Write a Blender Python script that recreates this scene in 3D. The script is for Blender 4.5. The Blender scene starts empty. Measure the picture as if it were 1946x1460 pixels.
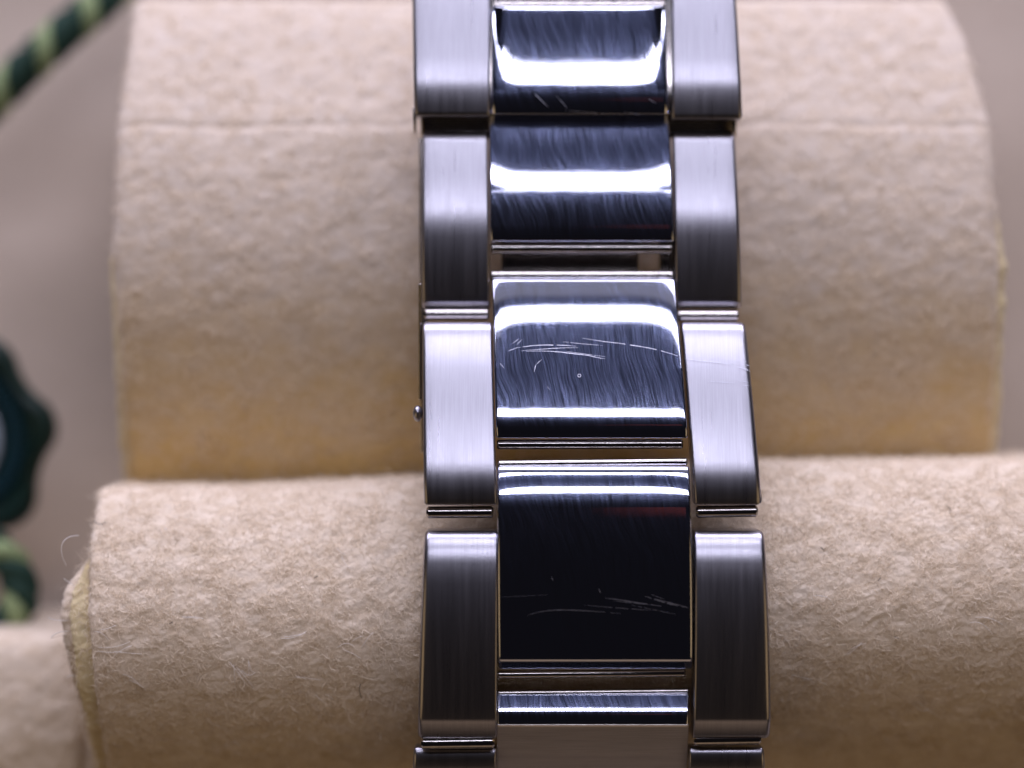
import bpy, bmesh, math
import numpy as np
from mathutils import Vector, Matrix
MM = 0.001
rng = np.random.default_rng(7)
scn = bpy.context.scene
COL = scn.collection

# ------------------------------------------------------------------ camera
CAM_H = 150.0            # mm above the plane of the bracelet
PXMM = 32.0              # photograph pixels per mm on that plane
cam_d = bpy.data.cameras.new('camera'); cam = bpy.data.objects.new('camera', cam_d)
COL.objects.link(cam); scn.camera = cam
cam.location = (0, 0, CAM_H*MM)
cam_d.sensor_width = 36
cam_d.lens = 36*CAM_H/(1946/PXMM)
cam_d.clip_start = 0.01; cam_d.clip_end = 20
cam_d.dof.use_dof = True
cam_d.dof.focus_distance = (CAM_H + 2.0)*MM
cam_d.dof.aperture_fstop = 10.5

# ------------------------------------------------------------------ world, lamps, exposure
w = bpy.data.worlds.new('World'); scn.world = w; w.use_nodes = True
w.node_tree.nodes['Background'].inputs[0].default_value = (0.50, 0.46, 0.60, 1)
w.node_tree.nodes['Background'].inputs[1].default_value = 0.014
scn.view_settings.view_transform = 'Standard'; scn.view_settings.look = 'None'
scn.view_settings.exposure = -0.33; scn.view_settings.gamma = 1.0

LD = 350.0
def lamp(name, rho, x, sx, sy, radiance, color, dist=LD, shape='RECTANGLE'):
    """area lamp rho degrees from straight up towards the top of the picture"""
    d = bpy.data.lights.new(name, 'AREA'); d.shape = shape
    d.size = sx*MM; d.size_y = sy*MM; d.color = color
    area = sx*sy*MM*MM*(1 if shape == 'RECTANGLE' else math.pi/4)
    d.energy = radiance*area*math.pi
    o = bpy.data.objects.new(name, d); COL.objects.link(o)
    r = math.radians(rho)
    o.location = (x*MM, dist*math.sin(r)*MM, dist*math.cos(r)*MM)
    o.rotation_euler = (-r, 0, 0)
    return o
RA, RB = 50.0, 30.0
COOL = (0.83, 0.82, 1.0)
lamp('lamp_strip_far', RA, 12, 420, 14, 13, COOL)
lamp('lamp_strip_near', RB, 12, 420, 5, 17, COOL)
for k in range(-6, 9):
    lamp('lamp_bulb', RB+0.4, 0.5+13*k, 13, 24, 17, COOL, LD-3, 'ELLIPSE')
    lamp('lamp_bulb', RA+0.2, 7+13*k, 13, 29, 13, COOL, LD-3, 'ELLIPSE')
lamp('room_glow', 63, 0, 420, 60, 0.30, (0.9, 0.86, 1.0))
lamp('cool_fill_low', 80, 0, 600, 150, 11.0, (0.84, 0.80, 1.0))  # added low cool fill to brighten the suede, no actual window
def side_lamp(name, loc, size, radiance, color):
    d = bpy.data.lights.new(name, 'AREA'); d.shape = 'SQUARE'; d.size = size*MM; d.color = color
    d.energy = radiance*(size*MM)**2*math.pi
    o = bpy.data.objects.new(name, d); COL.objects.link(o); o.location = Vector(loc)*MM
    o.rotation_euler = (-Vector(loc)).to_track_quat('-Z', 'Y').to_euler(); return o
side_lamp('warm_side_fill', (-360, -130, 260), 320, 0.80, (1.0, 0.68, 0.33))  # added warm fill from both sides, stands in for ambient light on suede
side_lamp('warm_side_fill', (360, -130, 260), 320, 0.80, (1.0, 0.68, 0.33))
lamp('panel_glow', 40, 12, 460, 70, 0.055, (0.42, 0.50, 1.0), LD+8)
lamp('warm_fill_low', -74, 0, 500, 200, 0.36, (1.0, 0.70, 0.48))  # added low warm fill for shaded suede and link end faces
lamp('red_reflection_source', 13, 44, 40, 9, 0.13, (1.0, 0.16, 0.12))  # added source, only puts a dim red reflection into the polished links

# ------------------------------------------------------------------ helpers
def X(px, z): return (px-973)/PXMM*(CAM_H-z)/CAM_H
def Y(py, z): return (730-py)/PXMM*(CAM_H-z)/CAM_H
def phi(py): return math.degrees(math.atan((730-py)/PXMM/CAM_H))
def aim(py, rho, z=0.0):
    """tilt (deg) a mirror at this row needs to show the camera the lamp at rho"""
    r = math.radians(rho); y = Y(py, z)
    ang = math.degrees(math.atan2(LD*math.sin(r)-y, LD*math.cos(r)-z))
    return (ang - phi(py))/2
def A(py): return aim(py, RA)
def B(py): return aim(py, RB)

_lat = rng.random((64, 64, 64))
def vnoise(p):
    p = np.asarray(p); i = np.floor(p).astype(int); f = p-i; f = f*f*(3-2*f)
    i0 = i & 63; i1 = (i+1) & 63
    x0, y0, z0 = i0[..., 0], i0[..., 1], i0[..., 2]; x1, y1, z1 = i1[..., 0], i1[..., 1], i1[..., 2]
    fx, fy, fz = f[..., 0], f[..., 1], f[..., 2]
    L = _lat
    a = L[x0, y0, z0]*(1-fx)+L[x1, y0, z0]*fx; b = L[x0, y1, z0]*(1-fx)+L[x1, y1, z0]*fx
    c = L[x0, y0, z1]*(1-fx)+L[x1, y0, z1]*fx; d = L[x0, y1, z1]*(1-fx)+L[x1, y1, z1]*fx
    return (a*(1-fy)+b*fy)*(1-fz)+(c*(1-fy)+d*fy)*fz-0.5
def fbm(p, oct=4):
    s = 0; a = 1.0; p = np.asarray(p)
    for _ in range(oct):
        s = s+a*vnoise(p); p = p*2.03+11.3; a *= 0.55
    return s

def tag(o, label=None, cat=None, group=None, kind=None):
    if label: o['label'] = label
    if cat: o['category'] = cat
    if group: o['group'] = group
    if kind: o['kind'] = kind
    return o
def root(name, loc, label, cat, group=None):
    o = bpy.data.objects.new(name, None); COL.objects.link(o)
    o.location = Vector(loc)*MM; o.empty_display_size = 0.002
    return tag(o, label, cat, group)
def finish(name, me, mat, parent=None, sharp=None):
    me.materials.append(mat)
    me.polygons.foreach_set('use_smooth', [True]*len(me.polygons))
    if sharp: me.set_sharp_from_angle(angle=math.radians(sharp))
    o = bpy.data.objects.new(name, me); COL.objects.link(o)
    if parent:
        r = parent; off = r.location.copy()
        while r.parent: r = r.parent
        o.parent = parent
        if parent.type == 'EMPTY': o.matrix_parent_inverse = Matrix.Translation(-off)
    return o
def mesh_from(name, verts, faces):
    me = bpy.data.meshes.new(name)
    me.from_pydata([tuple(v) for v in (np.asarray(verts)*MM)], [], faces); me.update()
    return me
def fast_quads(name, verts, quads):
    me = bpy.data.meshes.new(name); verts = np.asarray(verts, dtype=np.float32)*MM
    quads = np.asarray(quads, dtype=np.int32)
    me.vertices.add(len(verts)); me.vertices.foreach_set('co', verts.ravel())
    me.loops.add(quads.size); me.loops.foreach_set('vertex_index', quads.ravel())
    me.polygons.add(len(quads))
    me.polygons.foreach_set('loop_start', np.arange(len(quads), dtype=np.int32)*4)
    me.polygons.foreach_set('loop_total', np.full(len(quads), 4, dtype=np.int32))
    me.update(calc_edges=True); me.validate()
    return me
def fix_normals(me):
    bm = bmesh.new(); bm.from_mesh(me); bmesh.ops.recalc_face_normals(bm, faces=bm.faces); bm.to_mesh(me); bm.free()

# ------------------------------------------------------------------ materials
class NT:
    def __init__(s, name):
        s.m = bpy.data.materials.new(name); s.m.use_nodes = True
        s.t = s.m.node_tree; s.n = s.t.nodes; s.p = s.n['Principled BSDF']; s.out = s.n['Material Output']
        s.tc = s.n.new('ShaderNodeTexCoord')
    def link(s, a, b): s.t.links.new(a, b)
    def mapping(s, scale, rot=(0, 0, 0), src=None):
        m = s.n.new('ShaderNodeMapping')
        m.inputs['Scale'].default_value = [c*1000 for c in scale] if src is None else scale
        m.inputs['Rotation'].default_value = [math.radians(a) for a in rot]
        s.link(src or s.tc.outputs['Object'], m.inputs['Vector']); return m.outputs[0]
    def noise(s, vec, detail=3, rough=0.55, dist=0.0, scale=1.0):
        n = s.n.new('ShaderNodeTexNoise'); n.inputs['Scale'].default_value = scale
        n.inputs['Detail'].default_value = detail; n.inputs['Roughness'].default_value = rough
        n.inputs['Distortion'].default_value = dist
        s.link(vec, n.inputs['Vector']); return n
    def ramp(s, src, stops):
        r = s.n.new('ShaderNodeValToRGB'); e = r.color_ramp.elements
        while len(e) < len(stops): e.new(0.5)
        for k, (p, c) in enumerate(stops):
            e[k].position = p; e[k].color = (c, c, c, 1) if isinstance(c, (int, float)) else (*c, 1)
        s.link(src, r.inputs[0]); return r.outputs[0]
    def bump(s, src, strength, dist, prev=None):
        b = s.n.new('ShaderNodeBump'); b.inputs['Strength'].default_value = strength
        b.inputs['Distance'].default_value = dist*MM
        s.link(src, b.inputs['Height'])
        if prev: s.link(prev, b.inputs['Normal'])
        return b.outputs[0]

def rot_coords(t, ang):
    """object coords turned about z by ang degrees, in mm"""
    return t.mapping((1, 1, 1), (0, 0, ang))

def mat_brushed(name, ang=0, rough=0.29, tint=(0.345, 0.337, 0.378), gx=20, gy=0.35):
    t = NT(name); p = t.p
    base = rot_coords(t, ang)
    g = t.noise(t.mapping((gx, gy, 0.4), src=base), 4, 0.6)
    g2 = t.noise(t.mapping((3.2, 0.10, 0.1), src=base), 3, 0.6)
    wob = t.noise(t.mapping((0.6, 0.5, 0.6), src=base), 3, 0.6)
    c = t.ramp(g.outputs[0], [(0.3, tuple(k*0.88 for k in tint)), (0.7, tuple(min(1, k*1.08) for k in tint))])
    t.link(c, p.inputs['Base Color'])
    r = t.ramp(g2.outputs[0], [(0.3, rough*0.93), (0.7, rough*1.08)])
    t.link(r, p.inputs['Roughness'])
    p.inputs['Metallic'].default_value = 1
    b1 = t.bump(g.outputs[0], 0.22, 0.012)
    b2 = t.bump(wob.outputs[0], 0.10, 0.03, b1)
    t.link(b2, p.inputs['Normal'])
    return t.m

def mat_polished(name, ang=-14, haze=0.24, tint=(0.66, 0.68, 0.78), bias=0.0):
    t = NT(name); p = t.p
    base = rot_coords(t, ang)
    warp = t.noise(t.mapping((0.16, 0.16, 0.16)), 2, 0.5)
    add = t.n.new('ShaderNodeVectorMath'); add.operation = 'MULTIPLY_ADD'
    t.link(warp.outputs[1], add.inputs[0]); add.inputs[1].default_value = (2.2, 0, 0); t.link(base, add.inputs[2])
    st = t.noise(t.mapping((13, 0.45, 0.3), src=add.outputs[0]), 2.5, 0.6)
    pt = t.noise(t.mapping((1.5, 0.3, 0.2), src=add.outputs[0]), 3, 0.6)
    sp = t.noise(t.mapping((16, 9, 16)), 2, 0.6)
    mul = t.n.new('ShaderNodeMath'); mul.operation = 'MULTIPLY'
    t.link(t.ramp(st.outputs[0], [(0.36, 0.10), (0.66, 1.0)]), mul.inputs[0])
    t.link(t.ramp(pt.outputs[0], [(0.30, 0.5), (0.70, 1.0)]), mul.inputs[1])
    mul2 = t.n.new('ShaderNodeMath'); mul2.operation = 'MULTIPLY'; mul2.inputs[1].default_value = haze
    t.link(mul.outputs[0], mul2.inputs[0])
    # clear mirror coat of the metal
    p.inputs['Metallic'].default_value = 1; p.inputs['Base Color'].default_value = (*tint, 1)
    p.inputs['Roughness'].default_value = 0.045
    wv = t.noise(t.mapping((0.45, 0.30, 0.3)), 2, 0.5)
    b = t.bump(wv.outputs[0], 0.22, 0.035)
    b = t.bump(st.outputs[0], 0.01, 0.002, b)
    t.link(b, p.inputs['Normal'])
    # fine swirl scratches: a rougher lobe, slightly iridescent
    q = t.n.new('ShaderNodeBsdfPrincipled'); q.inputs['Metallic'].default_value = 1
    q.inputs['Roughness'].default_value = 0.19
    hs = t.n.new('ShaderNodeMix'); hs.data_type = 'RGBA'; hs.blend_type = 'MIX'
    hs.inputs[0].default_value = 0.28
    hs.inputs[6].default_value = (0.40, 0.50, 0.95, 1)
    t.link(sp.outputs[1], hs.inputs[7])
    t.link(hs.outputs[2], q.inputs['Base Color'])
    b2 = t.bump(st.outputs[0], 0.25, 0.012)
    t.link(b2, q.inputs['Normal'])
    mx = t.n.new('ShaderNodeMixShader')
    t.link(mul2.outputs[0], mx.inputs[0]); t.link(p.outputs[0], mx.inputs[1]); t.link(q.outputs[0], mx.inputs[2])
    t.link(mx.outputs[0], t.out.inputs[0])
    return t.m

def mat_felt(name, c1, c2, fine=1.0, rough=1.0, lower_col=None):
    t = NT(name); p = t.p
    n1 = t.noise(t.mapping((0.9, 1.1, 0.9), (0, 0, 20)), 5, 0.62, 0.3)
    c = t.ramp(n1.outputs[0], [(0.30, c2), (0.62, c1)])
    if lower_col:    # colour turns golden down the lower half of the cushion, with a ragged edge
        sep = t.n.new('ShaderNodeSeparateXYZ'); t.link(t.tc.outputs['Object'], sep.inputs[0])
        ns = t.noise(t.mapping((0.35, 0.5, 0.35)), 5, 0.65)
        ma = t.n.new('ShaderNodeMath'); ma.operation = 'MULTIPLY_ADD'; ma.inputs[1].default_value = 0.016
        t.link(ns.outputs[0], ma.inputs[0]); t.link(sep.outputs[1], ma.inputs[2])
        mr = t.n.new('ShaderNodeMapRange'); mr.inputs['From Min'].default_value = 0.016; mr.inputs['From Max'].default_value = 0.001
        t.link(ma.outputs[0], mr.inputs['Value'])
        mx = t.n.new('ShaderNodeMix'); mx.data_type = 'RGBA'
        t.link(mr.outputs[0], mx.inputs[0]); t.link(c, mx.inputs[6]); mx.inputs[7].default_value = (*lower_col, 1)
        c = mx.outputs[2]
    t.link(c, p.inputs['Base Color']); p.inputs['Roughness'].default_value = rough
    p.inputs['Specular IOR Level'].default_value = 0.05
    p.inputs['Sheen Weight'].default_value = 0.25; p.inputs['Sheen Roughness'].default_value = 0.6
    n2 = t.noise(t.mapping((7, 9, 7), (0, 0, 25)), 4, 0.65, 0.8)
    n3 = t.noise(t.mapping((2.4, 3.2, 2.4), (0, 0, 25)), 3, 0.6, 0.5)
    b = t.bump(n3.outputs[0], 0.28*fine, 0.16)
    b = t.bump(n2.outputs[0], 0.5*fine, 0.05, b)
    t.link(b, p.inputs['Normal'])
    return t.m

def mat_plain(name, col, rough=0.6, metal=0.0, spec=0.3, bumpy=None):
    t = NT(name); p = t.p
    n = t.noise(t.mapping((2.5, 2.5, 2.5)), 4, 0.6)
    c = t.ramp(n.outputs[0], [(0.3, tuple(k*0.8 for k in col)), (0.7, tuple(min(1, k*1.15) for k in col))])
    t.link(c, p.inputs['Base Color'])
    p.inputs['Roughness'].default_value = rough; p.inputs['Metallic'].default_value = metal
    p.inputs['Specular IOR Level'].default_value = spec
    if bumpy: t.link(t.bump(n.outputs[0], bumpy, 0.1), p.inputs['Normal'])
    return t.m

def mat_fibre(name, col):
    t = NT(name); p = t.p
    p.inputs['Base Color'].default_value = (*col, 1); p.inputs['Roughness'].default_value = 0.9
    p.inputs['Specular IOR Level'].default_value = 0.1
    tr = t.n.new('ShaderNodeBsdfTranslucent'); tr.inputs[0].default_value = (*col, 1)
    mx = t.n.new('ShaderNodeMixShader'); mx.inputs[0].default_value = 0.45
    t.link(p.outputs[0], mx.inputs[1]); t.link(tr.outputs[0], mx.inputs[2]); t.link(mx.outputs[0], t.out.inputs[0])
    return t.m

M = dict(
    brushed=mat_brushed('brushed_steel'),
    brushed_cross=mat_brushed('cross_brushed_steel', 90, 0.32, (0.85, 0.80, 0.78)),
    polish=mat_polished('polished_steel'),
    pin=mat_plain('pin_steel', (0.46, 0.43, 0.41), 0.16, 1.0),
    blade=mat_plain('blade_steel', (0.45, 0.42, 0.40), 0.22, 1.0),
    felt=mat_felt('cream_suede', (0.70, 0.60, 0.48), (0.57, 0.46, 0.33)),
    felt_far=mat_felt('cream_suede_block', (0.64, 0.555, 0.47), (0.58, 0.475, 0.36), 0.7, lower_col=(0.60, 0.415, 0.16)),
    lining=mat_felt('box_lining_suede', (0.53, 0.45, 0.375), (0.49, 0.41, 0.34), 0.15),
    foam=mat_felt('yellow_foam', (0.70, 0.60, 0.37), (0.64, 0.52, 0.29), 0.8),
    fibre=mat_fibre('suede_fibre', (0.84, 0.76, 0.64)),
    white_fibre=mat_fibre('pale_lint', (0.86, 0.84, 0.82)),
    dark_fibre=mat_fibre('dark_lint', (0.06, 0.055, 0.07)),
    scratch=mat_plain('scratch_metal', (0.50, 0.50, 0.58), 0.38, 0.95),
    green=mat_plain('green_thread', (0.012, 0.040, 0.028), 0.75, bumpy=0.6),
    cream=mat_plain('cream_thread', (0.24, 0.31, 0.15), 0.75, bumpy=0.6),
    tag=mat_plain('green_tag_plastic', (0.003, 0.017, 0.013), 0.4),
    tagb=mat_plain('teal_tag_relief', (0.012, 0.045, 0.06), 0.4),
    tagc=mat_plain('pale_tag_centre', (0.28, 0.33, 0.38), 0.45),
)

# ------------------------------------------------------------------ bracelet links
def profile(knots, anchor, step=2.5):
    """knots: (row, tilt deg).  Surface rows integrated from the tilt; anchor (row, z)"""
    ks = np.array([k[0] for k in knots], float); av = np.array([k[1] for k in knots], float)
    n = max(8, int((ks[-1]-ks[0])/step)); py = np.linspace(ks[0], ks[-1], n)
    py = np.unique(np.concatenate([py, ks])); al = np.interp(py, ks, av)
    z = np.zeros(len(py)); y = np.zeros(len(py)); z0 = anchor[1]
    for it in range(3):
        y = np.array([Y(p, zz) for p, zz in zip(py, z)])
        zz = np.zeros(len(py))
        for i in range(1, len(py)):
            a = math.radians((al[i]+al[i-1])/2)
            zz[i] = zz[i-1] - math.tan(a)*(y[i]-y[i-1])
        zz += z0-np.interp(anchor[0], py, zz); z = zz
    y = np.array([Y(p, q) for p, q in zip(py, z)])
    return dict(py=py, al=np.radians(al), y=y, z=z)

def link_piece(name, knots, anchor, pxs, mat, parent, thick=2.6, e=0.12, r=(0.15, 0.15), crown=0.0, ncol=6, twist=0.0, ty=0, tp=7):
    """pxs: (left at first row, right at first row, left at last, right at last)"""
    P = profile(knots, anchor); y, z, al = P['y'], P['z'], P['al']
    pts = []; nrm = []
    def add(yy, zz, a): pts.append((yy, zz)); nrm.append((math.sin(a), math.cos(a)))
    def arc(cy, cz, a0, a1, rr, n=6):
        for k in range(1, n+1):
            a = a0+(a1-a0)*k/n; add(cy+rr*math.sin(a), cz+rr*math.cos(a), a)
    H = math.pi/2
    for i in range(len(y)): add(y[i], z[i], al[i])
    a = al[-1]; c = (y[-1]-e*math.sin(a), z[-1]-e*math.cos(a)); arc(c[0], c[1], a, -H, e)
    yb = c[0]-e; zb = z[-1]-thick
    add(yb, zb+0.3, -H); arc(yb+0.3, zb+0.3, -H, -2*H, 0.3, 4)
    m = list(range(len(y)))[::-4][1:-1]
    for i in m:
        add(y[i], z[i]-thick, math.pi+al[i])
    a = al[0]; c0 = (y[0]-e*math.sin(a), z[0]-e*math.cos(a)); ya = c0[0]+e
    zb0 = z[0]-thick
    arc(ya-0.3, zb0+0.3, -2*H, -3*H, 0.3, 4)
    arc(c0[0], c0[1], H, a, e)
    pts = pts[:-1]; nrm = nrm[:-1]
    pts = np.array(pts); nrm = np.array(nrm); n = len(pts)
    x00, x10 = X(pxs[0], z[0]), X(pxs[1], z[0]); x01, x11 = X(pxs[2], z[-1]), X(pxs[3], z[-1])
    tt = (pts[:, 0]-y[0])/(y[-1]-y[0])
    XL = x00+(x01-x00)*tt; XR = x10+(x11-x10)*tt
    cols = []
    for k in range(6): a = k/5*H; cols.append((0, r[0]*(1-math.cos(a)), r[0]*(1-math.sin(a))))
    for k in range(1, ncol): cols.append((2, k/ncol, 0))
    for k in range(5, -1, -1): a = k/5*H; cols.append((1, r[1]*(1-math.cos(a)), r[1]*(1-math.sin(a))))
    V = []
    for kind, o, ins in cols:
        if kind == 0: x = XL+o
        elif kind == 1: x = XR-o
        else: x = (XL+r[0])*(1-o)+(XR-r[1])*o
        u = (x-(XL+XR)/2)/((XR-XL)/2)
        q = pts-nrm*ins
        dz = -crown*u**2 + twist*np.abs(u)**tp*np.maximum(pts[:, 0]-Y(ty, 0), 0)
        V.append(np.stack([x, q[:, 0], q[:, 1]+dz], 1))
    V = np.concatenate(V); F = []
    for c in range(len(cols)-1):
        for i in range(n):
            j = (i+1) % n; F.append((c*n+i, c*n+j, (c+1)*n+j, (c+1)*n+i))
    F.append(tuple(range(n))[::-1]); F.append(tuple((len(cols)-1)*n+i for i in range(n)))
    me = mesh_from(name, V, F); fix_normals(me)
    o = finish(name, me, mat, parent, 38)
    SURF.append((P, pxs)); return o, P
SURF = []

def bar(name, pxa, pya, pxb, pyb, z, rad, mat, parent, seg=20, zb=None):
    """round-ended pin between two picture points at height z"""
    zb = z if zb is None else zb
    a = np.array([X(pxa, z), Y(pya, z), z]); b = np.array([X(pxb, zb), Y(pyb, zb), zb])
    d = b-a; L = np.linalg.norm(d); d /= L
    u = np.cross(d, [0, 0, 1.0]); u /= np.linalg.norm(u); v = np.cross(u, d)
    prof = [(0, rad*0.35), (0.03*rad, rad*0.7), (0.35*rad, rad)]
    prof = prof+[(L-s, q) for s, q in prof[::-1]]
    V = []; F = []
    for s, q in prof:
        for k in range(seg):
            t = 2*math.pi*k/seg; V.append(a+d*s+u*q*math.cos(t)+v*q*math.sin(t))
    for i in range(len(prof)-1):
        for k in range(seg):
            k2 = (k+1) % seg; F.append((i*seg+k, i*seg+k2, (i+1)*seg+k2, (i+1)*seg+k))
    F.append(tuple(range(seg))[::-1]); F.append(tuple((len(prof)-1)*seg+k for k in range(seg)))
    me = mesh_from(name, V, F); fix_normals(me)
    return finish(name, me, mat, parent, 40)

def slab(name, corners, z0, z1, mat, parent, bevel=0.1):
    """bevelled plate from picture corners (px,py) between heights z1 (top) and z0"""
    bm = bmesh.new(); zt = z1
    def zz(k): return zt[k] if isinstance(zt, (list, tuple)) else zt
    top = [bm.verts.new((X(px, zz(k))*MM, Y(py, zz(k))*MM, zz(k)*MM)) for k, (px, py) in enumerate(corners)]
    dz = (z1 if not isinstance(z1, (list, tuple)) else min(z1))-z0
    bot = [bm.verts.new((v.co.x, v.co.y, v.co.z-dz*MM)) for v in top]
    bm.faces.new(top); bm.faces.new(bot[::-1]); n = len(top)
    for k in range(n): bm.faces.new((top[k], bot[k], bot[(k+1) % n], top[(k+1) % n]))
    bmesh.ops.recalc_face_normals(bm, faces=bm.faces)
    bmesh.ops.bevel(bm, geom=list(bm.edges), offset=bevel*MM, segments=3, affect='EDGES', profile=0.5)
    me = bpy.data.meshes.new(name); bm.to_mesh(me); bm.free()
    return finish(name, me, mat, parent, 50)

br = root('watch_bracelet', (0, -10, -3), 'polished and brushed steel watch bracelet draped over the cream suede cushion', 'watch bracelet')

# heights on the chain (mm)
K4 = [(888, 46), (892, 34), (899, A(899)), (915, B(915)+4), (930, B(930)), (950, B(950)-3), (965, 8.6), (1012, 6.2), (1100, 0), (1200, -6), (1248, -11), (1254, -24), (1258, -50), (1271, -52)]
c4, P4 = link_piece('centre_link', K4, (1100, 0.0), (945, 1310, 947, 1315), M['polish'], br, 2.7, 0.06, (0.14, 0.14), ncol=30, twist=-0.04, ty=940)
K3 = [(533, 30.5), (545, 29.5), (562, A(560)+4), (590, A(590)), (630, A(630)-3.2), (700, (A(700)+B(700))/2), (772, B(765)+2.1), (789, B(790)), (797, B(800)-2.8), (809, 6.5), (820, -4), (832, -22)]
zz3 = float(np.interp(888, P4['py'], P4['z']))-0.15
c3, P3 = link_piece('centre_link', K3, (820, zz3), (935, 1283, 943, 1307), M['polish'], br, 2.7, 0.04, (0.13, 0.13), ncol=30, twist=-0.04, ty=700)
K2 = [(205, B(205)+8.5), (260, B(260)+7), (320, B(320)+2.0), (346, B(346)), (372, B(372)-2.3), (428, 5), (448, -3), (457, -20)]
zz2 = float(np.interp(535, P3['py'], P3['z']))-0.2
c2, P2 = link_piece('centre_link', K2, (440, zz2), (929, 1270, 932, 1281), M['polish'], br, 2.6, 0.1, (0.13, 0.13), ncol=30, twist=0.03, ty=346)
K5 = [(1321, B(1321)+4.5), (1342, B(1340)+2.4), (1351, B(1351)), (1362, 6), (1376, -8), (1379, -40), (1382, -47), (1500, -50)]
zz5 = float(np.interp(1255, P4['py'], P4['z']))-0.8
c5, P5 = link_piece('centre_link', K5[:5], (1370, zz5), (945, 1309, 945, 1308), M['polish'], br, 2.3, 0.05, (0.1, 0.1))
c5b, P5b = link_piece('link_end_face', [(1379, -40), (1383, -47), (1500, -50)], (1379, zz5-0.05), (944, 1309, 942, 1304), M['brushed_cross'], br, 1.6, 0.05, (0.1, 0.1))

def za(P, py): return float(np.interp(py, P['py'], P['z']))
# side links
S4 = [(1009, 62), (1016, 42), (1024, 30), (1046, B(1046)+1), (1070, 10), (1110, 4), (1200, -3), (1340, -12), (1366, -17), (1376, -38), (1396, -45), (1403, -66)]
link_piece('side_link', S4, (1100, za(P4, 1100)-0.15), (807, 946, 794, 944), M['brushed'], br, 2.7, 0.1, (0.32, 0.12))
link_piece('side_link', S4, (1100, za(P4, 1100)-0.15), (1319, 1452, 1316, 1463), M['brushed'], br, 2.7, 0.1, (0.12, 0.32))
S3 = [(613, 62), (618, 44), (628, A(628)+5), (645, A(645)), (700, A(700)-3.5), (800, B(800)+3), (872, B(872)+0.5), (895, B(895)-4), (925, 3), (948, -8), (958, -20)]
link_piece('side_link', S3, (760, za(P3, 760)-0.2), (803, 934, 806, 944), M['brushed'], br, 2.7, 0.1, (0.22, 0.12))
link_piece('side_link', S3, (760, za(P3, 760)-0.2), (1295, 1417, 1321, 1448), M['brushed'], br, 2.7, 0.1, (0.12, 0.34))
S2 = [(252, 55), (257, 34), (268, B(268)+7), (330, B(330)+4), (385, B(385)+1), (410, B(410)-3), (450, 2), (560, -9), (572, -17), (578, -44), (586, -50)]
link_piece('side_link', S2, (350, za(P2, 350)-0.2), (803, 926, 802, 931), M['brushed'], br, 2.6, 0.1, (0.2, 0.12))
link_piece('side_link', S2, (350, za(P2, 350)-0.2), (1279, 1396, 1283, 1409), M['brushed'], br, 2.6, 0.1, (0.12, 0.25))
# side pieces of the lowest link
S5 = [(1424, 30), (1432, 8), (1450, -14), (1480, -35), (1520, -50)]
link_piece('side_link', S5, (1440, zz5-1.6), (786, 943, 784, 940), M['brushed'], br, 2.0, 0.2, (0.2, 0.1))
link_piece('side_link', S5, (1440, zz5-1.6), (1310, 1452, 1308, 1452), M['brushed'], br, 2.0, 0.2, (0.1, 0.2))

# clasp cover: two brushed flanks, polished centre panel, bevelled rails
zc = za(P2, 240)+0.9
KC = [(-60, B(0)+5), (0, B(0)+4.2), (90, B(90)+2.6), (150, B(150)), (175, B(175)-3.5), (205, -4), (216, -22)]
link_piece('clasp_flank', [(-60, B(0)+6.5), (0, B(0)+6), (110, B(110)+3.2), (150, B(150)-0.5), (172, B(172)-7), (212, -5), (219, -30)], (200, zc+0.05), (783, 933, 787, 931), M['brushed'], br, 2.2, 0.1, (0.25, 0.16))
link_piece('clasp_flank', [(-60, B(0)+6.5), (0, B(0)+6), (110, B(110)+3.2), (150, B(150)-0.5), (172, B(172)-7), (216, -5), (225, -30)], (205, zc+0.05), (1276, 1396, 1277, 1411), M['brushed'], br, 2.2, 0.1, (0.16, 0.25))
KP = [(15, B(15)+9), (26, B(26)+6)]+KC[2:]
cp, PC = link_piece('clasp_centre_panel', KP, (200, zc-0.02), (936, 1262, 932, 1272), M['polish'], br, 1.8, 0.08, (0.32, 0.32), ncol=60, twist=0.13, ty=150, tp=11)
link_piece('clasp_rail', KC, (200, zc-0.22), (929, 942, 928, 938), M['pin'], br, 1.8, 0.08, (0.12, 0.12))
link_piece('clasp_rail', KC, (200, zc-0.22), (1258, 1280, 1266, 1280), M['pin'], br, 1.8, 0.08, (0.14, 0.14))
link_piece('clasp_cross_rail', [(4, B(4)+5), (9, 8), (14, -4)], (10, za(PC, 20)-0.25), (932, 1268, 932, 1266), M['blade'], br, 1.2, 0.08, (0.08, 0.08))
link_piece('clasp_crown_plate', [(-70, 5), (-10, 2), (3, -6)], (0, za(PC, 20)-0.5), (932, 1266, 932, 1266), M['polish'], br, 1.2, 0.08, (0.2, 0.2))

# pins, inner lugs, folded blades seen in the gaps
z23 = za(P3, 540)
bar('link_lug', 932, 472, 1279, 472, z23-1.0, 0.36, M['pin'], br)
bar('link_lug', 932, 524, 1280, 524, z23-0.75, 0.30, M['pin'], br)
z34 = za(P4, 890)
bar('link_lug', 944, 845, 1298, 844, z34-0.95, 0.30, M['pin'], br)
bar('link_lug', 946, 882, 1306, 878, z34-0.55, 0.24, M['pin'], br)
z45 = za(P4, 1255)
bar('link_lug', 946, 1282, 1303, 1279, z45-1.35, 0.22, M['pin'], br)
bar('link_lug', 946, 1318, 1308, 1314, z45-1.6, 0.18, M['blade'], br)
zs = za(P4, 1000)
bar('link_lug', 810, 974, 938, 973, zs-1.2, 0.36, M['pin'], br)
bar('link_lug', 1322, 973, 1440, 971, zs-1.2, 0.36, M['pin'], br)
bar('link_lug', 806, 597, 930, 597, z23-0.9, 0.36, M['pin'], br)
bar('link_lug', 1286, 600, 1404, 600, z23-0.9, 0.36, M['pin'], br)
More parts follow.
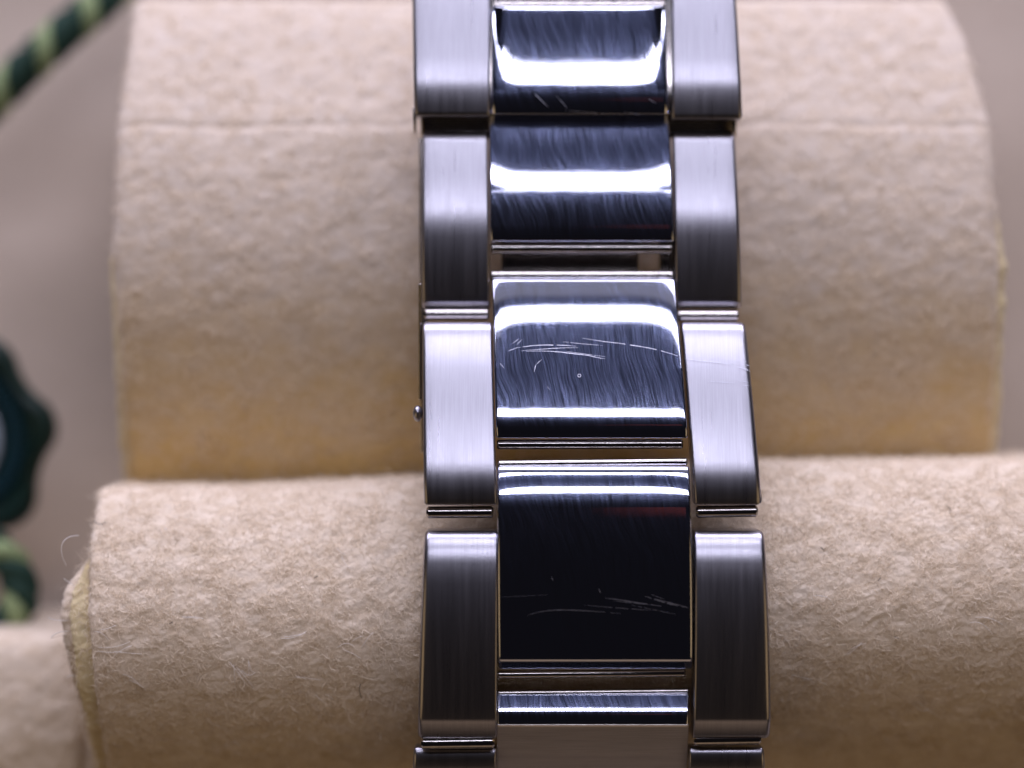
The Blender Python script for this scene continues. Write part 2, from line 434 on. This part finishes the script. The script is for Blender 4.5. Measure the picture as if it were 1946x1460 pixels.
bar('link_lug', 800, 1412, 940, 1410, zz5-1.2, 0.40, M['pin'], br)
bar('link_lug', 1318, 1405, 1446, 1403, zz5-1.2, 0.40, M['pin'], br)
# connecting tongue of the clasp blade below the second and third links
slab('clasp_blade', [(952, 440), (1215, 440), (1215, 560), (952, 560)], z23-2.9, z23-2.3, M['blade'], br, 0.1)
slab('clasp_blade', [(1252, 440), (1290, 440), (1290, 560), (1252, 560)], z23-2.9, z23-2.3, M['blade'], br, 0.1)
slab('clasp_blade', [(796, 180), (1402, 180), (1400, 262), (800, 262)], zc-3.2, zc-1.9, M['blade'], br, 0.15)
slab('clasp_blade', [(796, 262), (812, 262), (812, 860), (799, 860)], [z23-3.6]*2+[z34-3.2]*2 and z23-3.4, z23-2.6, M['blade'], br, 0.1)
slab('clasp_edge_lip', [(784, 205), (791, 205), (790, 252), (786, 252)], zc-1.9, zc-0.7, M['blade'], br, 0.05)
slab('clasp_edge_lip', [(1388, 215), (1400, 215), (1398, 252), (1390, 252)], zc-1.9, zc-0.9, M['blade'], br, 0.05)
def ball(name, px, py, z, r, mat, parent, sc=(1, 1, 1)):
    bm = bmesh.new(); bmesh.ops.create_uvsphere(bm, u_segments=20, v_segments=12, radius=r*MM)
    for v in bm.verts: v.co = Vector((v.co.x*sc[0]+X(px, z)*MM, v.co.y*sc[1]+Y(py, z)*MM, v.co.z*sc[2]+z*MM))
    me = bpy.data.meshes.new(name); bm.to_mesh(me); bm.free()
    return finish(name, me, mat, parent)
ball('clasp_catch', 794, 786, z34-2.4, 0.40, M['brushed'], br, (0.8, 1.25, 1))
bar('clasp_catch_pin', 798, 540, 798, 760, z34-3.2, 0.10, M['pin'], br)
# end of the screw pins on the outer flanks

# scratches: hair-thin raised burrs lying on the links
SV = []; SF = []
def surf_z(P, py): return float(np.interp(py, P['py'], P['z']))
def scratch(P, pts, wpx=1.6, lift=0.006, dz=0.0):
    wpx *= 0.62
    pts = np.array(pts, float); t = np.linspace(0, 1, len(pts)); tt = np.linspace(0, 1, 22)
    if len(pts) > 2:
        xs = np.interp(tt, t, pts[:, 0]); c = np.polyfit(t, pts[:, 1], min(3, len(pts)-1)); ys = np.polyval(c, tt)
    else: xs = np.interp(tt, t, pts[:, 0]); ys = np.interp(tt, t, pts[:, 1])
    ys = ys+rng.normal(0, 0.12, len(ys))
    dx = np.gradient(xs); dy = np.gradient(ys); L = np.hypot(dx, dy)+1e-6
    wv = wpx/2*np.sin(np.pi*np.clip(tt, 0.03, 0.97))**0.5*(0.7+0.6*rng.random(len(tt)))
    base = len(SV)
    for k in range(len(tt)):
        for s in (-1, 1):
            px = xs[k]-s*dy[k]/L[k]*wv[k]; py = ys[k]+s*dx[k]/L[k]*wv[k]
            z = surf_z(P, py)+lift+dz; SV.append((X(px, z), Y(py, z), z))
    for k in range(len(tt)-1):
        if rng.random() < 0.08: continue
        b = base+2*k; SF.append((b, b+1, b+3, b+2))
scratch(P3, [(985, 661), (1030, 656), (1095, 658)], 2.2)
scratch(P3, [(966, 667), (985, 660)], 1.5); scratch(P3, [(990, 667), (1060, 662), (1098, 661)], 1.4)
scratch(P3, [(1000, 668), (1060, 669), (1120, 676), (1150, 682)], 2.2)
scratch(P3, [(1075, 668), (1150, 678)], 1.2)
scratch(P3, [(974, 653), (986, 644)], 1.2); scratch(P3, [(982, 655), (992, 645)], 1.0)
scratch(P3, [(1015, 707), (1018, 694), (1030, 683)], 1.8)
scratch(P3, [(1107, 643), (1180, 653), (1240, 663), (1297, 680)], 1.8)
scratch(P3, [(1070, 650), (1145, 657)], 1.0)
scratch(P3, [(950, 690), (958, 700)], 1.0); scratch(P3, [(1040, 735), (1046, 742)], 0.9)
scratch(P4, [(1002, 1170), (1050, 1160), (1110, 1161), (1180, 1166)], 1.8)
scratch(P4, [(1150, 1137), (1200, 1144), (1270, 1155)], 2.4); scratch(P4, [(1165, 1142), (1240, 1150)], 1.4)
scratch(P4, [(1226, 1133), (1270, 1147), (1312, 1156)], 2.6); scratch(P4, [(1244, 1138), (1305, 1154)], 1.7)
scratch(P4, [(1238, 1130), (1262, 1139)], 1.2); scratch(P4, [(1110, 1150), (1180, 1156), (1240, 1160)], 1.1)
scratch(P4, [(1200, 1150), (1285, 1168)], 1.2); scratch(P4, [(1040, 1131), (950, 1135)], 0.6)
scratch(P4, [(1138, 1119), (1141, 1127)], 2.4); scratch(P4, [(1048, 1096), (1051, 1104)], 1.6)
for a, b in [((1318, 1153), (1345, 1158)), ((1320, 1157), (1360, 1165)), ((1320, 1160), (1390, 1174)), ((1322, 1166), (1345, 1172)), ((1320, 1171), (1338, 1176)), ((1330, 1149), (1336, 1152)),
             ((1385, 1139), (1402, 1142)), ((1395, 1146), (1410, 1144)), ((1436, 1109), (1446, 1111))]:
    scratch(P4, [a, b], 1.4, 0.006, -0.13)
for a, b in [((1400, 697), (1424, 703)), ((1416, 692), (1425, 696)), ((1414, 702), (1426, 706)), ((1300, 682), (1390, 692)), ((1345, 725), (1395, 728)), ((1405, 724), (1424, 727)), ((1412, 733), (1425, 733))]:
    scratch(P3, [a, b], 1.1, 0.008, -0.19)
scratch(PC, [(1016, 178), (1042, 204)], 1.8); scratch(PC, [(1058, 182), (1078, 206)], 1.6)
scratch(PC, [(1074, 210), (1110, 213), (1150, 216)], 2.0); scratch(PC, [(1185, 213), (1215, 218)], 1.5)
scratch(PC, [(1232, 188), (1246, 196)], 1.4)
SM = mesh_from('scratches', SV, SF)
tag(finish('scratches', SM, M['scratch'], br), kind='stuff')
# small punched ring mark
bm = bmesh.new(); V = []; F = []
zc_ = surf_z(P3, 714)+0.004
for k in range(20):
    a = 2*math.pi*k/20
    for rr in (0.07, 0.105):
        px = 1101+rr*PXMM*math.cos(a); py = 714+rr*PXMM*math.sin(a); z = surf_z(P3, py)+0.005
        V.append((X(px, z), Y(py, z), z))
for k in range(20): j = (k+1) % 20; F.append((2*k, 2*k+1, 2*j+1, 2*j))
bm.free(); finish('dent_ring', mesh_from('dent_ring', V, F), M['scratch'], br)

# ------------------------------------------------------------------ suede surfaces
def felt(name, prof, left, right, mat, parent, res=0.1, depth=3.0, rL=0.8, rR=0.8, amp=(0.22, 0.06), shift=None,
         fibres=0, fib_len=(0.4, 1.4), fib_mat='fibre', seed=1, seam=None, fib_lift=0.38, aniso=(1.0, 1.0), visible=None, fib_w=0.015, skirt=0.0):
    """prof: dict from profile(); left/right: px as function of row (arrays)"""
    r_ = np.random.default_rng(seed)
    y, z, al, py = prof['y'], prof['z'], prof['al'], prof['py']
    zref = z
    if skirt:       # the cloth runs on straight down at the far and near sides
        y = np.concatenate([[y[0]+0.05], y, [y[-1]-0.05]]); z = np.concatenate([[z[0]-skirt], z, [z[-1]-skirt]])
        al = np.concatenate([[math.pi/2], al, [-math.pi/2]]); py = np.concatenate([[py[0]], py, [py[-1]]])
        zref = np.concatenate([[zref[0]], zref, [zref[-1]]])
    s = np.concatenate([[0], np.cumsum(np.hypot(np.diff(y), np.diff(z)))])
    n = int(s[-1]/res); ss = np.linspace(0, s[-1], n)
    y = np.interp(ss, s, y); z = np.interp(ss, s, z); al = np.interp(ss, s, al); py = np.interp(ss, s, py)
    ny, nz = np.sin(al), np.cos(al); zref = np.interp(ss, s, zref)
    XL = np.array([X(np.interp(p, left[0], left[1]), zz) for p, zz in zip(py, zref)])
    XR = np.array([X(np.interp(p, right[0], right[1]), zz) for p, zz in zip(py, zref)])
    cols = []
    nd = max(2, int(depth/res/1.5))
    for k in range(nd): cols.append((0, 0.0, rL+depth*(1-k/nd)))
    na = max(5, int(rL*1.57/res))
    for k in range(na): a = k/na*math.pi/2; cols.append((0, rL*(1-math.cos(a)), rL*(1-math.sin(a))))
    wid = float(np.max(XR-XL)); m = int(wid/res)
    for k in range(m+1): cols.append((2, k/m, 0))
    na = max(5, int(rR*1.57/res))
    for k in range(na-1, -1, -1): a = k/na*math.pi/2; cols.append((1, rR*(1-math.cos(a)), rR*(1-math.sin(a))))
    for k in range(nd-1, -1, -1): cols.append((1, 0.0, rR+depth*(1-k/nd)))
    nc = len(cols); G = np.zeros((n, nc, 3))
    for c, (kind, o, ins) in enumerate(cols):
        x = XL+o if kind == 0 else XR-o if kind == 1 else (XL+rL)*(1-o)+(XR-rR)*o
        G[:, c, 0] = x; r0 = min(ins, rL if kind == 0 else rR)
        G[:, c, 1] = y-ny*r0; G[:, c, 2] = z-nz*r0-(ins-r0)
    if shift is not None:
        pxc = G[..., 0]*PXMM*CAM_H/(CAM_H-G[..., 2])+973
        G[..., 1] += -np.interp(pxc, shift[0], shift[1])/PXMM
    du = np.gradient(G, axis=0); dv = np.gradient(G, axis=1)
    N = np.cross(dv, du); N /= np.linalg.norm(N, axis=2, keepdims=True)+1e-9
    if N[n//2, nc//2, 2]*nz[n//2] < 0: N = -N
    q = G*np.array([aniso[0], aniso[1], 1.0])+seed*7.7
    ca, sa = math.cos(0.45), math.sin(0.45)
    q = np.stack([q[..., 0]*ca+q[..., 1]*sa, -q[..., 0]*sa+q[..., 1]*ca, q[..., 2]], -1)
    h = amp[0]*fbm(q*np.array([0.7, 1.3, 1.0]), 4) + amp[1]*fbm(q*np.array([3.4, 5.2, 4.0]), 3)
    h += 0.35*fbm(q*0.14, 2)*amp[0]*3
    if seam is not None:
        row, depth_s, w_s = seam
        h += -depth_s*np.exp(-((py-row)[:, None]+2.0*fbm(G*0.3, 2)*6)**2/w_s**2)
    G2 = G+N*h[..., None]
    idx = np.arange(n*nc).reshape(n, nc)
    Q = np.stack([idx[:-1, :-1], idx[:-1, 1:], idx[1:, 1:], idx[1:, :-1]], -1).reshape(-1, 4)
    me = fast_quads(name, G2.reshape(-1, 3), Q); fix_needed = True
    o = finish(name, me, mat, parent)
    if fibres:
        lo, hi = visible or (0, n)
        K = fibres
        pj = r_.random(K*2)*nc; pi = lo+r_.random(K*2)*(hi-lo-1)
        keep = vnoise(np.stack([pj*res*0.9, pi*res*1.6, 0*pj], -1))+0.5 > r_.random(K*2)*0.8+0.05
        pj, pi = pj[keep][:K], pi[keep][:K]
        ii, jj = pi.astype(int), np.clip(pj.astype(int), 0, nc-1)
        P0 = G2[ii, jj]; Nn = N[ii, jj]
        tx = dv[ii, jj]; tx /= np.linalg.norm(tx, axis=1, keepdims=True)+1e-9
        ty = np.cross(Nn, tx)
        k_ = len(P0)
        th = r_.normal(0.5, 1.1, k_)+1.2*vnoise(P0*0.4)*4
        L = fib_len[0]+(fib_len[1]-fib_len[0])*r_.random(k_)**2.2
        d = tx*np.cos(th)[:, None]+ty*np.sin(th)[:, None]
        side = np.cross(Nn, d)
        curl = r_.normal(0, 0.55, k_)*L; lift = np.abs(r_.normal(0, fib_lift, k_))*L
        seg = 3; VV = np.zeros((k_, seg+1, 2, 3))
        wd = fib_w*(0.6+0.9*r_.random(k_))
        c2 = r_.normal(0, 0.25, k_)*L
        roll = r_.uniform(-0.9, 0.9, k_)
        sd = side*np.cos(roll)[:, None]+Nn*np.sin(roll)[:, None]
        for t in range(seg+1):
            u = t/seg
            p = P0+d*(L*u)[:, None]+side*(curl*u*u+c2*math.sin(u*math.pi*1.5))[:, None]+Nn*(0.02+lift*math.sin(u*math.pi*0.62))[:, None]
            ww = wd*(1-0.75*u*u)
            VV[:, t, 0] = p-sd*ww[:, None]; VV[:, t, 1] = p+sd*ww[:, None]
        b = (np.arange(k_)*(seg+1)*2)[:, None]
        qs = [np.stack([b[:, 0]+2*t, b[:, 0]+2*t+1, b[:, 0]+2*t+3, b[:, 0]+2*t+2], -1) for t in range(seg)]
        fm = fast_quads('nap_fibres', VV.reshape(-1, 3), np.concatenate(qs))
        tag(finish('nap_fibres', fm, M[fib_mat], parent), kind='stuff')
    return o, G2, N

# lower roll of the cushion
cu = root('watch_cushion', (5, -18, -14), 'nearer rolled cream suede cushion with yellow foam edge, under the steel bracelet', 'cushion')
KR = [(868, 84), (876, 66), (895, 50), (930, 38), (1000, 26), (1100, 9), (1200, -13), (1300, -38), (1400, -58), (1470, -72), (1510, -81), (1520, -85)]
PR = profile(KR, (1150, -3.1))
PR_shift = ([100, 450, 800, 1000, 1450, 1960], [68, 66, 48, 32, 14, 8])
leftR = ([860, 900, 960, 1100, 1250, 1400, 1600], [188, 182, 172, 166, 178, 205, 240])
rightR = ([800, 1700], [2080, 2080])
ro, GR, NR = felt('suede_cover', PR, leftR, rightR, M['felt'], cu, res=0.085, depth=1.0, skirt=12.0, rL=0.45, amp=(0.10, 0.06), shift=PR_shift,
     fibres=260000, fib_len=(0.12, 0.65), seed=3)
# foam core and its backing peeping out at the left end
def inset_prof(P, d):
    return dict(py=P['py'], al=P['al'], y=P['y']-np.sin(P['al'])*d, z=P['z']-np.cos(P['al'])*d)
felt('foam_core', inset_prof(PR, 0.75), ([860, 930, 990, 1050, 1100, 1250, 1400, 1600], [206, 196, 166, 138, 130, 144, 180, 220]), ([800, 1700], [420, 420]), M['foam'], cu,
     res=0.12, depth=2.0, rL=0.25, amp=(0.16, 0.08), shift=PR_shift, fibres=9000, fib_len=(0.2, 0.9), seed=5)
felt('suede_backing', inset_prof(PR, 1.7), ([860, 930, 990, 1040, 1100, 1250, 1400, 1600], [212, 190, 150, 122, 113, 130, 168, 208]), ([800, 1700], [400, 400]), M['felt'], cu,
     res=0.12, depth=9.0, rL=0.5, amp=(0.22, 0.10), shift=PR_shift, fibres=6000, fib_len=(0.3, 1.6), seed=6, fib_lift=0.5)

# larger block of the cushion behind
cb = root('cushion_block', (5, 10, -34), 'larger cream suede cushion block behind the steel bracelet, with a stitched seam near its top', 'cushion')
KB = [(2, 80), (6, 62), (14, 40), (60, 30), (225, 22), (248, 18), (300, 12), (420, 4), (520, -4), (620, -13), (720, -19), (820, -24), (960, -36), (1100, -65)]
PB = profile(KB, (300, -11.8))
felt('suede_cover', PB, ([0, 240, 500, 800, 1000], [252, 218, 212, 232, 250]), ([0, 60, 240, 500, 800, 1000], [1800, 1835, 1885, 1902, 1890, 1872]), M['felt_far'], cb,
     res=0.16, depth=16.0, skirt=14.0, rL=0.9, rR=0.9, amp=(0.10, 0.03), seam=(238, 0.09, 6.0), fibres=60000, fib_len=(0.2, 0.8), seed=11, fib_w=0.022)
felt('foam_edge', inset_prof(PB, 0.9), ([0, 240, 500, 800, 1000], [300, 260, 206, 222, 240]), ([0, 240, 500, 800, 1000], [1790, 1870, 1914, 1904, 1884]), M['foam'], cb,
     res=0.25, depth=12.0, rL=0.4, rR=0.4, amp=(0.2, 0.08), seed=12)

# padded insert at lower left
pd = root('padded_insert', (-28, -20, -20), 'plain cream suede pad at the lower left beside the end of the rolled cushion', 'padded insert')
PP = profile([(1206, 80), (1212, 55), (1226, 26), (1260, 12), (1400, -4), (1520, -20)], (1300, -13.5))
felt('suede_cover', PP, ([1100, 1600], [-160, -160]), ([1200, 1300, 1400, 1520], [196, 172, 160, 150]), M['felt'], pd,
     res=0.16, depth=22.0, skirt=18.0, rL=0.8, rR=0.9, amp=(0.14, 0.05), fibres=5000, fib_len=(0.2, 0.7), seed=21)
PF = profile([(1290, 80), (1300, 50), (1330, 22), (1400, 8), (1520, -10)], (1400, -14.6))
felt('folded_flap', PF, ([1280, 1400, 1520], [168, 138, 112]), ([1280, 1400, 1520], [196, 192, 190]), M['felt'], pd,
     res=0.16, depth=22.0, skirt=18.0, rL=0.5, rR=0.5, amp=(0.10, 0.05), fibres=1200, fib_len=(0.2, 0.7), seed=22)

# floor of the box
nx, nyy = 220, 200
gx = np.linspace(-130, 130, nx); gy = np.linspace(-110, 130, nyy)
GX, GY = np.meshgrid(gx, gy); GZ = -36+0.8*fbm(np.stack([GX*0.05, GY*0.05, 0*GX], -1), 3)
idx = np.arange(nx*nyy).reshape(nyy, nx)
Q = np.stack([idx[:-1, :-1], idx[:-1, 1:], idx[1:, 1:], idx[1:, :-1]], -1).reshape(-1, 4)
fl = finish('box_floor', fast_quads('box_floor', np.stack([GX, GY, GZ], -1).reshape(-1, 3), Q), M['lining'])
tag(fl, kind='structure')

# ------------------------------------------------------------------ lint and long hairs on the roll
def hair(parent, name, pts, rad, mat, world=False):
    """a thin round hair through 3-D points in mm"""
    pts = np.array(pts, float); t = np.linspace(0, 1, len(pts)); tt = np.linspace(0, 1, 18)
    C = np.stack([np.polyval(np.polyfit(t, pts[:, k], min(3, len(pts)-1)), tt) for k in range(3)], 1)
    V = []; F = []
    for k in range(len(tt)):
        d = C[min(k+1, len(tt)-1)]-C[max(k-1, 0)]; d /= np.linalg.norm(d)
        u = np.cross(d, [0.1, 0.2, 1.0]); u /= np.linalg.norm(u); v = np.cross(u, d)
        for s in range(4):
            a = s*math.pi/2; V.append(C[k]+(u*math.cos(a)+v*math.sin(a))*rad)
    for k in range(len(tt)-1):
        for s in range(4): F.append((k*4+s, k*4+(s+1) % 4, (k+1)*4+(s+1) % 4, (k+1)*4+s))
    return V, F
def roll_z(px, py):
    d = (GR[..., 0]-X(px, -4))**2+(GR[..., 1]-Y(py, -4))**2
    d = np.where(GR[..., 2] > -12, d, 1e9); i = np.unravel_index(np.argmin(d), d.shape); return GR[i][2]
def hairs(name, specs, rad, mat):
    V = []; F = []
    for pts in specs:
        p3 = []
        for px, py, up in pts:
            z = roll_z(px, py)+up; p3.append((X(px, z), Y(py, z), z))
        v, f = hair(None, name, p3, rad, None); F += [tuple(i+len(V) for i in q) for q in f]; V += v
    me = mesh_from(name, V, F); tag(finish(name, me, mat, cu), kind='stuff')
hairs('dark_lint', [[(178, 990, .2), (190, 996, .3), (204, 992, .2)], [(686, 1300, .15), (683, 1312, .3), (688, 1327, .15)], [(596, 1099, .1), (604, 1095, .2)],
                    [(1798, 960, .1), (1806, 968, .2), (1804, 975, .1)], [(1668, 1104, .1), (1674, 1098, .2)], [(1700, 1210, .1), (1708, 1214, .15)],
                    [(322, 1186, .1), (328, 1182, .1)], [(262, 1108, .1), (266, 1108, .1)], [(1560, 1040, .1), (1566, 1046, .1)]], 0.018, M['dark_fibre'])
wl = []
for (px, py, L, a) in [(440, 1262, 60, 0.9), (455, 1270, 50, 0.5), (470, 1250, 40, 1.1), (170, 1195, 50, 0.15), (190, 1235, 60, -0.2), (215, 1248, 60, -0.3), (240, 1292, 40, 0.7),
                       (560, 1290, 50, 0.2), (610, 1320, 30, 0.5), (650, 1232, 45, 0.1), (680, 1225, 40, -0.6), (640, 1050, 30, 0.7), (312, 1012, 8, 1), (1740, 1330, 60, 0.3),
                       (1600, 1250, 60, -0.2), (1850, 1180, 55, 0.6), (1520, 1290, 40, 0.4), (430, 1420, 25, 0.4), (350, 1180, 45, 0.4), (540, 1220, 60, -0.1), (1560, 1130, 40, 0.5)]:
    for q in range(2):
        a2 = a+rng.normal(0, 0.25); L2 = L*rng.uniform(.5, 1.1); ox, oy = rng.normal(0, 6, 2)
        wl.append([(px+ox, py+oy, .1), (px+ox+L2*.5*math.cos(a2), py+oy+L2*.5*math.sin(a2)+rng.normal(0, 4), .35), (px+ox+L2*math.cos(a2), py+oy+L2*math.sin(a2), .15)])
hairs('pale_lint', wl, 0.013, M['white_fibre'])
V = []; F = []
for pts in [[(150, 1018, -4.5), (120, 1030, -4), (118, 1055, -4), (126, 1075, -4.5)], [(140, 1180, -5), (105, 1178, -4.5), (92, 1173, -4.5)], [(140, 1200, -5), (112, 1202, -4.5), (98, 1212, -4.5)],
            [(150, 1120, -5), (128, 1105, -4.5), (122, 1100, -4.5)], [(160, 1290, -5), (138, 1284, -5), (128, 1288, -5)]]:
    v, f = hair(None, '', [(X(a, c), Y(b, c), c) for a, b, c in pts], 0.02, None); F += [tuple(i+len(V) for i in q) for q in f]; V += v
tag(finish('edge_hairs', mesh_from('edge_hairs', V, F), M['white_fibre'], cu), kind='stuff')

# ------------------------------------------------------------------ twisted cords
def cord(name, path, label, turns, rc=0.62, rs=0.66, nstr=3, cols=('green', 'cream', 'green')):
    P = np.array([(X(a, c), Y(b, c), c) for a, b, c in path]); t = np.linspace(0, 1, len(P)); N = 220
    tt = np.linspace(0, 1, N)
    C = np.stack([np.polyval(np.polyfit(t, P[:, k], min(4, len(P)-1)), tt) for k in range(3)], 1)
    T = np.gradient(C, axis=0); T /= np.linalg.norm(T, axis=1, keepdims=True)
    U = np.cross(T, [0, 0, 1.0]); U /= np.linalg.norm(U, axis=1, keepdims=True); W = np.cross(U, T)
    r = root(name, tuple(C[0]), label, 'cord')
    for s in range(nstr):
        ph = 2*math.pi*(tt*turns+s/nstr)
        S = C+(U*np.cos(ph)[:, None]+W*np.sin(ph)[:, None])*rc
        D = np.gradient(S, axis=0); D /= np.linalg.norm(D, axis=1, keepdims=True)
        u = np.cross(D, [0.01, 0.02, 1.0]); u /= np.linalg.norm(u, axis=1, keepdims=True); v = np.cross(u, D)
        seg = 14; V = np.zeros((N, seg, 3))
        for k in range(seg):
            a = 2*math.pi*k/seg; rr = rs*(1+0.08*np.sin(tt*turns*2*math.pi*5+k*0.9*5))
            V[:, k] = S+(u*math.cos(a)+v*math.sin(a))*rr[:, None]
        idx = np.arange(N*seg).reshape(N, seg)
        Q = np.stack([idx[:-1], np.roll(idx[:-1], -1, 1), np.roll(idx[1:], -1, 1), idx[1:]], -1).reshape(-1, 4)
        finish('strand', fast_quads('strand', V.reshape(-1, 3), Q), M[cols[s]], r)
    return r
cord('twisted_cord', [(-60, 235, -30), (0, 178, -29), (60, 120, -28.5), (130, 55, -28.5), (190, 5, -29), (240, -45, -30)], 'dark green and cream twisted cord crossing the top left corner of the box floor', 4.0, 0.68, 0.74)
cord('twisted_cord', [(-60, 1235, -24), (-10, 1205, -22.5), (32, 1160, -22), (38, 1110, -22), (10, 1060, -22), (-40, 1020, -22)], 'short dark green and cream cord loop below the green hang tag', 2.2, 0.55, 0.75)

# ------------------------------------------------------------------ green hang tag
ZT = -24.0
hc = (-112, 838)
tg = root('hang_tag', (X(hc[0], ZT), Y(hc[1], ZT), ZT-2), 'dark green scalloped round hang tag at the left edge of the picture', 'hang tag')
def lathe_scallop(name, rings, mat, scal):
    """rings: (radius px, z, scallop amount)"""
    n = 168; V = []; F = []
    cx, cy = X(hc[0], ZT), Y(hc[1], ZT); k = (CAM_H-ZT)/CAM_H/PXMM
    for rr, zz, sc in rings:
        for i in range(n):
            a = 2*math.pi*i/n; w_ = math.cos(7*(a-math.radians(9)))
            w_ = math.copysign(abs(w_)**0.8, w_)
            R = (rr+sc*w_)*k; V.append((cx+R*math.cos(a), cy+R*math.sin(a), zz))
    for j in range(len(rings)-1):
        for i in range(n): i2 = (i+1) % n; F.append((j*n+i, j*n+i2, (j+1)*n+i2, (j+1)*n+i))
    F.append(tuple(range(n))[::-1]); F.append(tuple((len(rings)-1)*n+i for i in range(n)))
    me = mesh_from(name, V, F); fix_normals(me); return finish(name, me, mat, tg, 50)
lathe_scallop('tag_body', [(195, ZT-2.2, 13), (203, ZT-1.6, 13), (206, ZT-0.9, 13), (203, ZT-0.3, 13), (194, ZT, 15), (178, ZT+0.1, 5), (172, ZT-0.2, 0), (166, ZT-0.5, 0)], M['tag'], 1)
lathe_scallop('tag_centre', [(112, ZT-0.6, 0), (112, ZT-0.1, 0), (104, ZT+0.1, 0)], M['tagc'], 0)
cx, cy = X(hc[0], ZT), Y(hc[1], ZT); kk = (CAM_H-ZT)/CAM_H/PXMM
for i in range(72):
    a = 2*math.pi*i/72
    if not (-1.2 < (a if a < math.pi else a-2*math.pi) < 1.2): continue
    V = []
    for (rr, da) in [(122, -.030), (160, -.028), (160, .028), (122, .030)]:
        V.append((cx+rr*kk*math.cos(a+da), cy+rr*kk*math.sin(a+da), ZT-0.55))
    for (rr, da) in [(127, -.018), (155, -.017), (155, .017), (127, .018)]:
        V.append((cx+rr*kk*math.cos(a+da), cy+rr*kk*math.sin(a+da), ZT-0.05))
    F = [(3, 2, 1, 0), (4, 5, 6, 7), (0, 1, 5, 4), (1, 2, 6, 5), (2, 3, 7, 6), (3, 0, 4, 7)]
    finish('raised_tick', mesh_from('raised_tick', V, F), M['tagb'], tg, 30)
